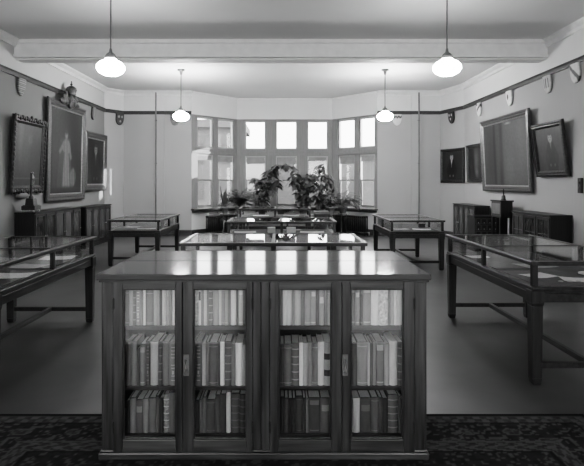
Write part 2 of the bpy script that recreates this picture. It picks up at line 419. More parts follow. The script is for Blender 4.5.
# exhibits
sheet(2.30,4.55,zr,.26,.20,.35,'white sheet in right front case, nearest its front corner',M_paper)
sheet(2.56,4.36,zr,.28,.2,-.25,'white sheet lying beside another near right case end',M_paper)
open_book(2.84,4.56,zr,.24,.18,.1,'open book at the right end of the right front case')
sheet(2.20,5.70,zr,.22,.18,.1,'small white sheet in far part of right front case',M_paper)
sheet(2.55,5.1,zr,.34,.26,.2,'grey printed sheet in the middle of right front case',M_paper2)
sheet(2.78,5.75,zr,.3,.3,-.1,'dark print in far right part of right front case',M_paper3)
for k in range(5):
    mb = MB(); mb.lathe([(.018,0),(.02,.002),(.02,.006),(.016,.008)],14)
    tag(mb.build('medal', M_brass, None, 0, (2.36+.075*k,4.285,zr+.0005)),'small round medal, %s from left in right front case row' % ORD[k],'medal','row of medals in the right case')
sheet(-2.42,4.55,zl,.36,.26,.1,'white sheet in left front case behind its near pane',M_paper)
sheet(-2.50,5.05,zl,.3,.24,-.2,'grey sheet at the middle of left front case',M_paper2)
sheet(-2.46,5.62,zl,.34,.28,.15,'pale sheet in far pane of left front case',M_paper)
open_book(-2.95,5.35,zl,.32,.24,1.4,'open book on far side of left front case')
sheet(-.6,8.50,z2,.36,.26,.1,'pale sheet left in second middle display table',M_paper)
small_box(-.16,8.45,z2,.12,.1,.09,.1,'small white box left of centre post in second middle table',M_paper)
small_box(.17,8.45,z2,.14,.1,.09,-.1,'small white box right of centre post in second middle table',M_paper)
sheet(.52,8.5,z2,.40,.24,-.05,'pale sheet right in second middle display table',M_paper)
sheet(.2,8.9,z2,.3,.2,.2,'grey print at the back of second middle table',M_paper2)
open_book(-.65,5.8,z1,.36,.26,0,'open book at left in display table behind bookcase')
sheet(-.2,5.75,z1,.3,.34,.1,'pale print left of centre in table behind bookcase',M_paper2)
sheet(.25,5.85,z1,.28,.36,-.08,'white sheet right of centre in table behind bookcase',M_paper)
sheet(.6,5.8,z1,.3,.3,.12,'dark print at right in table behind bookcase',M_paper3)
sheet(2.3,9.8,zfr,.3,.22,.2,'grey sheet at near end of far right display table',M_paper2)
sheet(2.7,9.75,zfr,.34,.22,-.2,'pale sheet at near end of far right display table',M_paper)
small_box(2.82,10.2,zfr,.12,.1,.08,0,'small dark box in far right display table',M_bronze)
sheet(-2.7,10.2,zfl,.36,.22,.2,'grey sheet at near end of far left display table',M_paper2)
sheet(-3.1,10.6,zfl,.3,.22,-.2,'pale sheet in middle of far left display table',M_paper2)
sheet(-.5,12.7,z3,.4,.3,0,'pale sheet left in the farthest middle display table',M_paper)
sheet(.25,12.7,z3,.4,.3,0,'pale sheet right in the farthest middle display table',M_paper2)

# ------------------------------------------------------------------ the large glazed bookcase
S = 3.0/F
def bx(px): return (px-VX)*S
def bz(py): return H-(py-VY)*S
RUGZ = .012
BY = 3.0
bc = empty('bookcase', (0,BY,RUGZ), 0, 'large low wooden bookcase with four glazed doors of books, foreground', 'bookcase')
def cb(mb, x0, x1, y0, y1, z0, z1, mi=0): mb.box(x0,x1,y0-BY,y1-BY,z0-RUGZ,z1-RUGZ,mi)
XA, XB = bx(101.8), bx(426.5); YD = 3.95
ztop = 1.099
mb = MB(); cb(mb,bx(97.5),bx(430),2.97,3.485,1.064,ztop); mb.build('top_board', M_top, bc, .007)
mb = MB(); cb(mb,bx(97.5),bx(430),3.487,4.0,1.064,ztop); mb.build('top_board', M_top, bc, .007)
mb = MB(); cb(mb,bx(99.5),bx(428.5),2.985,3.985,1.05,1.064); mb.build('top_moulding', M_casex, bc, .004)
for x0, x1 in ((XA,bx(103.5)),(bx(424.8),XB)):
    mb = MB(); cb(mb,x0,x1,3.0,YD,.05,1.05); 
    mb.build('side_panel', M_case, bc)
# face frame
for p0, p1 in ((103.5,113.5),(414.5,424.8),(253,260.9),(261.3,269.5)):
    mb = MB(); cb(mb,bx(p0),bx(p1),2.995,3.03,.05,1.05); mb.build('stile', M_case, bc, .003)
for x0, x1 in ((113.5,253),(269.5,414.5)):
    mb = MB(); cb(mb,bx(x0),bx(x1),2.997,3.03,bz(281),1.05); mb.build('top_rail', M_casex, bc, .002)
    mb = MB(); cb(mb,bx(x0),bx(x1),2.997,3.03,.05,bz(453.8)); mb.build('bottom_rail', M_casex, bc, .002)
mb = MB(); cb(mb,bx(99.8),bx(428.2),2.975,3.975,.012,.05); cb(mb,bx(101),bx(427),2.985,3.965,.05,.062); mb.build('plinth', M_casex, bc, .005)
# interior: backs, dividers, shelves
mb = MB(); cb(mb,bx(103.5),bx(424.8),3.40,3.42,.062,1.05); mb.build('back_panel', M_inside, bc)
mb = MB(); cb(mb,bx(103.5),bx(424.8),3.93,3.95,.062,1.05); mb.build('back_panel', M_case, bc)
mb = MB(); cb(mb,bx(260),bx(262.5),3.03,3.40,.062,1.05); mb.build('partition', M_inside, bc)
SH = [(.783,bz(327.6)),(.425,bz(388.6))]
SZ = [.776, .413, .128]
for x0, x1 in ((bx(103.5),bx(260)),(bx(262.5),bx(424.8))):
    for z in SZ[:2]:
        mb = MB(); cb(mb,x0,x1,3.05,3.40,z-.024,z); mb.build('shelf', M_casex, bc, .002)
    mb = MB(); cb(mb,x0,x1,3.05,3.40,.062,SZ[2]); mb.build('shelf', M_casex, bc)
# doors
doors = [(113.8,182.6,123.4,176.4,'L'),(183.0,252.7,193.6,246.8,'R'),(269.8,341.5,278.6,331.3,'L'),(341.9,414.2,350.2,403.2,'R')]
for i, (a, b, ga, gb, hg) in enumerate(doors):
    mb = MB(); y0, y1 = 2.985, 3.012
    zt, zb_, gt, gbm = bz(281.4), bz(453.4), bz(288.6), bz(438.6)
    cb(mb,bx(a),bx(ga),y0,y1,zb_,zt); cb(mb,bx(gb),bx(b),y0,y1,zb_,zt); cb(mb,bx(ga),bx(gb),y0,y1,gt,zt,1); cb(mb,bx(ga),bx(gb),y0,y1,zb_,gbm,1)
    d = mb.build('door', [M_case, M_casex], bc, .003)
    mb = MB()                                           # ogee bead round the glass
    for x0,x1,za,zb2 in ((bx(ga),bx(ga)+.008,gbm,gt),(bx(gb)-.008,bx(gb),gbm,gt),(bx(ga)+.008,bx(gb)-.008,gt-.008,gt),(bx(ga)+.008,bx(gb)-.008,gbm,gbm+.008)): cb(mb,x0,x1,2.993,3.006,za,zb2)
    mb.build('glazing_bead', M_case, d, .002)
    mb = MB(); cb(mb,bx(ga)+.004,bx(gb)-.004,3.001,3.004,gbm+.004,gt-.004); mb.build('pane', M_glass, d)
    hx = bx(a)+.003 if hg == 'L' else bx(b)-.003
    for py in (303,426):
        mb = MB(); cb(mb,hx-.007,hx+.007,2.981,2.985,bz(py)-.03,bz(py)+.03)
        mb.lathe([(.005,-.032),(.005,.032)],8,(hx,2.981-BY,bz(py)-RUGZ)); mb.build('hinge', M_iron, d)
    if i in (1,2) or i in (0,3):
        if i in (1,3):
            hx = bx(a)+ (.022 if i == 1 else .016)
            mb = MB(); z0, z1 = bz(374.5), bz(353.5)
            cb(mb,hx-.016,hx+.016,2.981,2.985,z0,z1)
            cb(mb,hx-.016,hx-.012,2.978,2.981,z0,z1); cb(mb,hx+.012,hx+.016,2.978,2.981,z0,z1); cb(mb,hx-.016,hx+.016,2.978,2.981,z1-.005,z1); cb(mb,hx-.016,hx+.016,2.978,2.981,z0,z0+.005)
            tag(mb.build('lock_plate', grey('dull_brass_plate',.2,.35,.5,.2,20,.5), d),'dull brass lock plate')
            mb = MB(); mb.tube([(hx,2.979-BY,z1-.03-RUGZ),(hx,2.966-BY,z1-.045-RUGZ),(hx,2.965-BY,z0+.035-RUGZ),(hx,2.979-BY,z0+.022-RUGZ)],[.006,.006,.008,.007],8); mb.ball((hx,2.972-BY,z0+.028-RUGZ),.009)
            tag(mb.build('handle', M_brass, d),'bright brass handle')

# ------------------------------------------------------------------ books
BOOKM = {}
def bookmat(t, mott=False):
    k = (int(round(t/8.0)*8), mott)
    if k not in BOOKM:
        v = min(.9, (k[0]/255.0)**2.4*2.5)
        if mott: BOOKM[k] = grey('marbled_cover_%d' % k[0], v, .6, .3, .5, 60)
        else: BOOKM[k] = grey('book_cloth_%d' % k[0], v, .62, .3, .16, 24, stretch=(1,1,.25))
    return BOOKM[k]
def make_book(x, y, z, w, h, d, tone, feat, label, group):
    mt = [bookmat(tone,'m' in feat), bookmat(min(230,tone*1.18+10)), bookmat(max(32,tone*.5))]
    n = 8; s = min(.010, w*.28)
    out = [(-w/2+w*i/n, s*(1-math.sin(PI*i/n)**.8)) for i in range(n+1)]
    outer = [(x_, y_) for x_, y_ in out]
    th = min(.0032, w*.18)
    poly = outer + [(w/2,d),(w/2-th,d),(w/2-th,s+.002),(-w/2+th,s+.002),(-w/2+th,d),(-w/2,d)]
    mb = MB()
    # faces: side walls; caps in two boards + spine (convex pieces)
    N = len(poly); vs = [(px,py,0) for px,py in poly]+[(px,py,h) for px,py in poly]
    fs = [(i,(i+1)%N,(i+1)%N+N,i+N) for i in range(N)]
    i0 = n+1
    spine = list(range(0,n+1))+[i0+2,i0+3]
    b1 = [n,i0,i0+1,i0+2]; b2 = [i0+5,0,i0+3,i0+4]
    for c in (spine,b1,b2): fs.append([k+N for k in c]); fs.append(list(reversed(c)))
    mb.add(vs, fs)
    def strip(z0, z1, off, mi, a=0, b=n):
        p = out[a:b+1]
        q = [(px*(1+off/w*1.2), py-off) for px,py in p] + [(px,py+.0008) for px,py in reversed(p)]
        k = len(p); m2 = len(q)
        v2 = [(px,py,z0) for px,py in q]+[(px,py,z1) for px,py in q]
        f2 = [(i,(i+1)%m2,(i+1)%m2+m2,i+m2) for i in range(m2)]
        for i in range(k-1):
            f2.append((i+m2,i+1+m2,m2-2-i+m2,m2-1-i+m2)); f2.append((m2-1-i,m2-2-i,i+1,i))
        mb.add(v2, f2, mi)
    if 'b' in feat:
        for f in (.14,.32,.5,.68,.86): strip(h*f-.003,h*f+.003,.0016,0 if 'd' in feat else 1)
    if 'l' in feat: strip(h*.62,h*.80,.0006,1,1,n-1)
    if 'w' in feat: strip(h*.80,h*.93,.0006,1,1,n-1); strip(h*.06,h*.09,.0006,1,1,n-1)
    if 'k' in feat: strip(h*.22,h*.36,.0006,2); strip(h*.60,h*.74,.0006,2)
    if 'D' in feat: strip(h*.68,h*.92,.0006,2,1,n-1)
    if 'o' in feat:
        for f in (.12,.22,.40,.47,.64,.72,.80,.88): strip(h*f-.002,h*f+.003,.0005,1,2,n-2)
        strip(h*.26,h*.34,.0006,1,3,n-3)
    if 't' in feat:
        strip(h*.90,h*.912,.0005,1); strip(h*.06,h*.072,.0005,1)
    o = mb.build('book', mt); o.location = (x,y,z)
    pm = MB(); pm.box(-w/2+th+.0003,w/2-th-.0003,s+.0025,d-.004,.003,h-(.004 if w>.02 else .003)); pm.build('page_block', M_pages, o)
    return tag(o, label, 'book', group)
R1 = {0:(124.6,176.6,[(4,105,'t'),(4,125,''),(3,95,'b'),(4.5,120,'o'),(2.8,105,''),(2.2,165,''),(8,100,'t'),(3.6,130,''),(2.4,120,''),(2.6,75,''),(3.8,140,'t'),(3.4,120,''),(3,105,''),(2.6,170,''),(2,180,'')]),
      1:(194.6,247.2,[(3.5,135,'m'),(2.6,175,'D'),(2.6,110,''),(3.0,150,''),(2,105,''),(3.5,98,'b'),(6,118,''),(2.6,150,''),(3.2,115,'t'),(3,125,'t'),(2.6,95,''),(5.4,195,''),(2,85,''),(4.8,140,'w'),(4,100,'t')]),
      2:(279.4,331.6,[(3,105,''),(3.6,165,''),(4.7,150,''),(2.6,108,''),(5.7,140,''),(3.6,105,''),(5.7,128,'t'),(4.6,125,'w'),(3,95,''),(4.6,125,'l'),(3,115,''),(3.6,145,'t')]),
      3:(350.0,403.0,[(5.3,78,'w'),(4.3,115,'w'),(2.8,72,'w'),(8,112,'w'),(7.4,170,''),(8.8,185,'m'),(2.4,100,''),(3.4,125,''),(3,175,''),(5.2,200,'')])}
R2 = {0:(124.8,176.8,[(5.8,84,''),(5.2,98,''),(2.6,70,''),(5.4,92,'w'),(4.4,70,'o'),(7.6,124,''),(3.9,72,'b'),(6.4,92,''),(7.4,105,'o')]),
      1:(194.8,246.6,[(6.6,84,'o'),(3.5,128,''),(3.1,100,''),(8,84,'t'),(2.6,70,''),(4,165,''),(6.6,82,'b'),(4,98,''),(6.6,170,''),(4,118,'')]),
      2:(280.0,331.8,[(4,74,'t'),(7.3,84,'t'),(7.3,84,'b'),(3.6,200,''),(4.4,128,''),(4.6,102,''),(5.3,98,'t'),(6,150,''),(7.3,125,'k')]),
      3:(351.0,403.6,[(6.4,78,''),(10,115,'t'),(2.2,145,''),(3.2,90,''),(2.6,115,''),(8.4,98,'w'),(5.1,120,''),(7.7,145,''),(5.6,86,'b')])}
R3 = {0:(126.0,176.6,[(3,58,''),(5.4,85,''),(6.6,70,'l'),(4.8,98,''),(6.6,80,''),(3,75,''),(4,45,''),(4.8,100,'mb'),(7.2,84,'')]),
      1:(195.0,246.6,[(4,55,''),(3,82,''),(3.6,84,''),(8.4,66,'t'),(4.8,60,''),(5.4,58,''),(4.2,135,''),(8.4,62,'b'),(6.8,58,'b')]),
      2:(280.2,332.4,[(4,45,''),(3.6,60,''),(4,40,''),(3,46,''),(6.6,56,'t'),(3,48,''),(2.4,86,''),(11.4,56,'w'),(9.6,70,'l'),(1.6,105,'')]),
      3:(352.6,403.8,[(6.6,125,''),(10,60,'l'),(6.4,70,'t'),(3.6,60,''),(4.8,50,''),(9,72,'b'),(2.4,82,''),(2.2,60,'')])}
DN = ['leftmost glass door','second glass door','third glass door','rightmost glass door']
SN = ['top shelf','middle shelf','bottom shelf']
FEAT = {'m':'marbled ','b':'ribbed ','o':'ornamented ','w':'banded ','k':'dark-banded ','D':'labelled ','l':'labelled '}
YBOOK = 3.056
rb = random.Random(3)
for r, R in enumerate((R1,R2,R3)):
    for dd, (pa, pb, bl) in R.items():
        tot = sum(b[0] for b in bl); k = (pb-pa)/tot; x = (pa-VX)*YBOOK/F
        for i, (wpx, tone, ft) in enumerate(bl):
            w = wpx*k*YBOOK/F; g = .0008
            hh = (.236,.258,.212)[r] + rb.uniform(-.010,.010)
            if r == 0: hh = min(.245, hh + rb.choice((.0,.006,-.016)))
            if r == 2 and dd == 0: hh += (-.018,-.006,-.004,.004,-.010,.002,.006,.016,.024)[i]
            if r == 2 and dd == 1: hh += (-.016,-.002,0,-.01,.024,.024,.03,.026,.012)[i]
            if r == 2 and dd == 3: hh += (-.004,-.008,-.004,-.004,0,.014,.016,.0)[i]
            if r == 1 and dd == 0 and i == 2: hh -= .03
            dp = rb.uniform(.15,.185)+(.03 if wpx > 6 else 0)
            tw = 'black' if tone < 62 else 'dark' if tone < 95 else 'grey' if tone < 130 else 'light grey' if tone < 160 else 'pale'
            ww = 'thin ' if wpx < 3.3 else 'thick ' if wpx > 7 else ''
            fw = next((FEAT[c] for c in ft if c in FEAT), '')
            lab = '%s%s %sbook, %s from left, %s, %s' % (fw, tw, ww, ORD[i], SN[r], DN[dd])
            make_book(x+w/2, YBOOK+rb.uniform(0,.006), SZ[r]+.0003, w-g, hh, dp, tone, ft, lab, 'books on the %s of the bookcase' % SN[r])
            x += w

# ------------------------------------------------------------------ rug under the bookcase
def grid_obj(name, w, h, nx, nz, colf, mat, parent=None, shape=None, flat=False, thick=.0, loc=None):
    """vertex-coloured panel; in xz facing -y (or lying flat in xy); colf(u,v) -> grey, shape(u,v)->(x,z)"""
    vs=[]; fs=[]; cs=[]
    for j in range(nz+1):
        for i in range(nx+1):
            u, v = i/nx, j/nz; x, z = ((u-.5)*w, v*h) if shape is None else shape(u,v)[:2]
            yo = 0 if shape is None else shape(u,v)[2]
            vs.append((x, z, thick) if flat else (x, yo, z)); cs.append(colf(u,v))
    for j in range(nz):
        for i in range(nx):
            a = j*(nx+1)+i; fs.append((a,a+1,a+nx+2,a+nx+1))
    me = bpy.data.meshes.new(name)
    if flat or thick:                                   # closed slab
        n = len(vs); ring = [i for i in range(nx+1)]+[(j+1)*(nx+1)-1+ (nx+1)*0 for j in range(1,nz+1)]+[nz*(nx+1)+i for i in range(nx-1,-1,-1)]+[j*(nx+1) for j in range(nz-1,0,-1)]
        for q in ring:
            p = vs[q]; vs.append((p[0],p[1],0) if flat else (p[0],p[1]+thick,p[2])); cs.append(cs[q]*.6)
        m = len(ring)
        for q in range(m): fs.append((ring[(q+1)%m],ring[q],n+q,n+(q+1)%m))
        fs.append([n+q for q in range(m-1,-1,-1)])
    me.from_pydata(vs, [], fs)
    at = me.color_attributes.new('Col','FLOAT_COLOR','POINT')
    buf = []
    for c in cs: buf += [c,c,c,1]
    at.data.foreach_set('color', buf); me.materials.append(mat); me.update()
    o = bpy.data.objects.new(name, me); C.objects.link(o)
    if parent is not None: o.parent = parent
    if loc is not None: o.location = loc
    return o
RX0, RX1, RY0, RY1 = -2.02, 2.12, .9, 3.565
def rugcol(u, v):
    x = RX0+u*(RX1-RX0); y = RY0+v*(RY1-RY0)
    ex, ey = min(x-RX0, RX1-x), min(RY1-y, y-RY0); d = min(ex, ey); s = x if ey < ex else y
    def h(a, b): 
        t = math.sin(a*127.1+b*311.7)*43758.5; return t-math.floor(t)
    cell = h(math.floor(s/.035), math.floor(d/.03)); fine = h(math.floor(s/.02)+7, math.floor(d/.02))
    if d < .03: return .016
    if d < .042: return .06
    if d < .125: return .085 if (math.sin(s*62)*math.sin((d-.042)*76) > .05) else .035+.03*fine
    if d < .14: return .016
    if d < .37:
        m = math.sin(s*17+1.2*math.sin(s*5))*math.cos((d-.255)*27)
        if .45 < m < .6: return .08
        if m >= .6: return .03+.05*fine
        return .02 + .05*(fine > .78) + .012*cell
    if d < .382: return .08
    if d < .485: return .085 if (math.cos(s*52+2.5*math.sin((d-.43)*80)) > .15) else .03+.03*fine
    if d < .50: return .016
    return .02+.045*(fine > .8)+.012*cell
rug = grid_obj('rug', 0, 0, 340, 220, rugcol, vcol('woven_rug', .95, .1), None,
               lambda u,v: (RX0+u*(RX1-RX0), RY0+v*(RY1-RY0), 0), True, RUGZ)
tag(rug, 'dark oriental rug with patterned border under the bookcase', 'rug')

# ------------------------------------------------------------------ paintings
def blob(u, v, cu, cv, ru, rv, soft=.35):
    d = math.hypot((u-cu)/ru, (v-cv)/rv)
    return max(0., min(1., (1+soft-d)/(2*soft)))
def mixl(base_, layers, u, v):
    c = base_(u,v)
    for cu,cv,ru,rv,val,*s in layers:
        k = blob(u,v,cu,cv,ru,rv,*s); c = c*(1-k)+val*k
    return c
def painting(name, loc, rz, w, h, fw, frame_mat, colf, label, tilt=0, prof=None, inner=True, liner=None):
    e = empty(name, loc, rz, label, 'painting'); e.rotation_euler = (tilt,0,rz)
    mb = MB()
    pr = prof or [(0,0),(0,.04),(fw*.12,.055),(fw*.3,.06),(fw*.45,.045),(fw*.7,.05),(fw*.85,.035),(fw,.022),(fw,.012)]
    mb.rect_frame(w,h,pr); mb.rect_frame(w,h,[(fw,.001),(0,.001)])
    mb.build('frame', frame_mat, e)
    if liner:
        mb = MB(); mb.rect_frame(w,h,[(fw-.012,.03),(fw-.004,.036),(fw+.012,.03),(fw+.02,.014)]); mb.build('inner_moulding', liner, e)
    nz = 56; nx = max(20,int(nz*w/h))
    cw, ch = w-2*fw+.02, h-2*fw+.02
    c = grid_obj('canvas', cw, ch, nx, nz, lambda u,v: .62*colf(u,v), M_vc, e); c.location = (0,-.014,fw-.01)
    return e
def man(u, v, cu, ht, ar, skin=.22, coat=.02, shirt=.4, dark=.7):
    # bust or seated man: returns (value, alpha); ar = width/height of the canvas
    x = (u-cu)*ar; y = v
    hr = ht*.10
    def sm(d): return max(0., min(1., .5-d/.02))
    c, a = 0., 0.
    d = abs(x)-(ht*.24*(1-.55*max(0,(y-ht*.55)/(ht*.25)))) if y < ht*.8 else 1
    k = sm(max(d, y-ht*.77)); c, a = coat, k
    for s_ in (-1,1):                                   # sleeves, hands
        k = sm(math.hypot((x-s_*ht*.22)/1.0, (y-ht*.35)/1.9)-ht*.09); c = c*(1-k)+coat*1.3*k; a = max(a,k)
        k = sm(math.hypot(x-s_*ht*.10, y-ht*.16)-ht*.04); c = c*(1-k)+skin*.35*k; a = max(a,k)
    if y < ht*.79 and y > ht*.48:
        k = sm(abs(x)-ht*.05*max(0,(y-ht*.58))/(ht*.21)); c = c*(1-k)+shirt*k; a = max(a,k)
    k = sm(math.hypot(x, (y-ht*.88)/1.3)-hr); c = c*(1-k)+skin*k; a = max(a,k)
    k = sm(math.hypot(x, (y-ht*.985)/.6)-hr*.8); c = c*(1-k)+.05*k; a = max(a,k)
    for s_ in (-1,1):
        k = sm(math.hypot(x-s_*hr*.4, (y-ht*.895)*2)-hr*.18); c = c*(1-k)+.06*k
    k = sm(math.hypot(x, (y-ht*.825)*3)-hr*.3); c = c*(1-k)+.1*k
    return c, a
def over(bg, f, u, v):
    c, a = f; return bg*(1-a)+c*a
def robed(u, v):
    # standing full-length figure: pale gown, dark mantle, raised head
    x = (u-.48)*.9; y = v
    def sm(d): return max(0., min(1., .5-d/.025))
    c = .04+.015*math.sin(u*7)+.02*v
    k = sm(abs(u-.13)-.05); c = c*(1-k)+.065*k         # column
    k = sm(max(abs(x+.03)-(.14+.16*max(0,.55-y)), y-.66, .07-y)); c = c*(1-k)+.085*k
    fold = .5+.5*math.sin(x*90+y*6)
    w = .055+.13*max(0,(.48-y)) if y < .48 else .055+.05*math.sin((y-.48)/.16*PI)
    k = sm(max(abs(x-.02*(.6-y))-w, y-.645, .09-y)); c = c*(1-k)+(.17+.10*fold)*k
    for a_, b_ in (((-.07,.60),(-.17,.50)),((.07,.60),(.13,.44))):
        px_, py_ = b_[0]-a_[0], b_[1]-a_[1]; t = max(0,min(1,((x-a_[0])*px_+(y-a_[1])*py_)/(px_*px_+py_*py_)))
        k = sm(math.hypot(x-a_[0]-px_*t, y-a_[1]-py_*t)-.025); c = c*(1-k)+.22*k
    k = sm(math.hypot(x, (y-.70)/1.3)-.036); c = c*(1-k)+.3*k
    k = sm(math.hypot(x, (y-.74)/.8)-.038); c = c*(1-k)+.07*k
    k = sm(math.hypot((x-.2), (y-.2)/1.4)-.08); c = c*(1-k)+(.12+.1*fold)*k
    k = sm(y-.085); return c*(1-k)+.05*k
bgd = lambda u,v: .035+.02*math.sin(u*5+v*4)
RL, RR = PI/2, -PI/2
WX = .03
# L1 nearest left, ornate dark frame, hung leaning forward
def l1(u,v): return mixl(lambda u,v: .05+.03*v, [(.2,.8,.07,.35,.13,.7),(.42,.6,.16,.3,.10,.8),(.55,.75,.08,.09,.14,.5),(.7,.5,.12,.4,.07,.8)],u,v)+(.05 if abs(v-.13)<.012 else 0)
p = painting('painting', (XL+.035,10.28,1.42), RL, 1.34,1.52,.15,M_ornate,l1,'drapery-toned painting in black carved frame, nearest on left wall',.055)
mb = MB()
for k in range(15):
    for s in (0,1):
        t = (k+.5)/15
        mb.ball((-.67+1.34*t,-.045,(.05 if s == 0 else 1.47)+(.02 if k%2 else 0)*(1 if s else -1)),.055,1,.5,.8+.5*(k in (0,7,14)))
        mb.ball(((-.62 if s else .62),-.045,.05+1.42*t),.05,.8,.5,1.1)
mb.build('carving', M_ornate, p)
# L2 the large state portrait with a crest
l2 = robed
p = painting('painting', (XL+.035,12.17,1.19), RL, 2.14,2.33,.17,M_gilt,l2,'largest left wall portrait, full-length pale-robed figure, crest on frame',.02,None,True,M_giltlight)
cm = MB()                                               # carved crown, shield and mantling on the top rail
cm.ball((0,-.09,2.38),.15,1,.35,1.2); cm.ball((-.2,-.07,2.38),.13,1.3,.35,.8); cm.ball((.2,-.07,2.38),.13,1.3,.35,.8)
cm.ball((-.40,-.07,2.34),.10,1.7,.4,.7); cm.ball((.40,-.07,2.34),.10,1.7,.4,.7); cm.ball((-.34,-.08,2.45),.07,1.2,.4,1); cm.ball((.34,-.08,2.45),.07,1.2,.4,1)
cm.ball((-.24,-.08,2.5),.08,.7,.4,1.2); cm.ball((.24,-.08,2.5),.08,.7,.4,1.2)
cm.lathe([(.09,0),(.11,.02),(.10,.05),(.13,.12),(.11,.18),(.05,.22),(.02,.23)],14,(0,-.09,2.53)); cm.ball((0,-.09,2.79),.03); cm.box(-.008,.008,-.098,-.082,2.8,2.87); cm.box(-.025,.025,-.098,-.082,2.83,2.845)
for k in range(7): cm.ball((-.12+.04*k,-.13,2.36+.02*(k%3)),.035,1,.6,1.2)
tag(cm.build('crest', M_gilt, p), 'carved crowned crest')
def l3(u,v): return over(bgd(u,v), man(u,v,.5,.86,1.0,.3,.025,.16), u, v)
painting('painting', (XL+.035,14.08,1.40), RL, 1.62,1.60,.17,M_gilt,l3,'dark portrait of a man in grey frame, left wall corner',.02,None,True,M_giltlight)
# R1 on the angled corner, R2 behind the big one, R3 large, R4 nearest right
def r1(u,v): return over(.03, man(u,v,.46,.9,1.1,.5,.012,.7), u, v)
ca = Vector((4.86,YB)); cbb = Vector((5.2,14.4)); dv = (cbb-ca).normalized(); nrm = Vector((-abs(dv.y),-abs(dv.x)))
mid = ca+dv*.66; rzc = math.atan2(dv.y,dv.x)
painting('painting', (mid.x+nrm.x*.03,mid.y+nrm.y*.03,1.62), rzc, 1.1,1.0,.09,M_ornate,r1,'small portrait of dark-suited man in angled right corner',0.0)
def r2(u,v): return mixl(lambda u,v: .035, [(.6,.6,.16,.3,.13,.7),(.65,.2,.1,.12,.16,.6),(.35,.5,.12,.4,.015,.5)],u,v)
painting('painting', (XR-.035,13.46,1.64), RR, 1.04,1.0,.10,M_ornate,r2,'small framed picture partly hidden behind the large right painting',.03)
def r3(u,v): return mixl(lambda u,v: .09+.025*math.sin(v*3), [(.2,.4,.16,.6,.055,.6),(.28,.5,.03,.7,.02,.5),(.43,.5,.05,.8,.02,.5),(.36,.7,.05,.5,.08,.6),(.7,.45,.2,.4,.115,.7),(.62,.3,.07,.2,.14,.8),(.85,.6,.05,.3,.13,.8),(.6,.95,.05,.012,.4,.6)],u,v)
painting('painting', (XR-.035,11.64,1.42), RR, 2.52,1.74,.13,M_gilt,r3,'largest right wall painting, wide hazy canvas in bright edged frame',.045,None,True,M_giltlight)
def r4(u,v): return over(.05+.015*u, man(u,v,.55,.86,1.1,.3,.03,.16), u, v)
painting('painting', (XR-.035,9.61,1.75), RR, 1.14,1.03,.11,M_ornate,r4,'dark tilted portrait of seated man, nearest on right wall',.13)

# ------------------------------------------------------------------ heraldic shields under the rail
def shieldshape(w, h):
    def f(u, v):
        hw = 1.0 if v > .55 else math.sqrt(max(0, 1-((.55-v)/.55)**1.8))
        return ((u-.5)*w*max(hw,.02), v*h, -.02*(1-(2*u-1)**2))
    return f
def shield(x, y, rz, label, colf, ztop_=3.70, w=.27, h=.34):
    o = grid_obj('heraldic_shield', w, h, 20, 24, colf, M_vshield, None, shieldshape(w,h), False, .035, (x,y,ztop_-h-.005))
    o.rotation_euler = (.10,0,rz)
    tag(o, label, 'shield', 'heraldic shields under the picture rail')
    return o
so = .036
def yl(px): return -5.15*F/(px-VX)
def yr(px): return 5.15*F/(px-VX)
shield(XL+so, yl(22), RL, 'grey barred shield, nearest on left wall', lambda u,v: .32 if (v*9)%1 > .25 else .12)
shield(XL+so, yl(94), RL, 'plain grey shield above the third left painting', lambda u,v: .22 if .2<u<.8 else .1)
shield(-4.90+.03, 15.36-.021, .942, 'dark shield with pale charges in the left corner', lambda u,v: .3 if blob(u,v,.3,.75,.13,.1)+blob(u,v,.7,.75,.13,.1)+blob(u,v,.5,.35,.13,.1) > .5 else .07)
shield(-3.23, YB-so, 0, 'grey shield on back wall behind the left far lamp', lambda u,v: .25 if v < .5 else .15)
shield(3.53, YB-so, 0, 'white shield with dark zigzag on back wall right', lambda u,v: .12 if abs(v-.72-.1*abs(((u*3)%1)-.5)*2) < .1 else .7)
shield(mid.x+nrm.x*.036-dv.x*.06, mid.y+nrm.y*.036-dv.y*.06, rzc, 'dark shield with three white dots, right corner', lambda u,v: .55 if min(math.hypot(u-.3,v-.74),math.hypot(u-.7,v-.74),math.hypot(u-.5,v-.38)) < .1 else .045)
shield(XR-so, yr(478.5), RR, 'white shield with dark diagonal marks, above small right picture', lambda u,v: .12 if (abs(v-.3-.5*u) < .1 and .2<u) or (v>.8 and u<.5) else .65)
shield(XR-so, yr(509), RR, 'white shield with one small dark charge, above large right painting', lambda u,v: .1 if blob(u,v,.42,.62,.16,.18)>.5 else .7)
shield(XR-so, yr(547), RR, 'pale shield with three dark vertical bars, right wall', lambda u,v: .12 if (.18<u<.3 or .44<u<.56 or .7<u<.82) and .3<v<.85 else .45)
shield(XR-.05-so, yr(577)-.02, RR, 'pale shield with dark diagonal band, nearest on right wall', lambda u,v: .12 if abs(v-.95+.75*u) < .13 else .6)

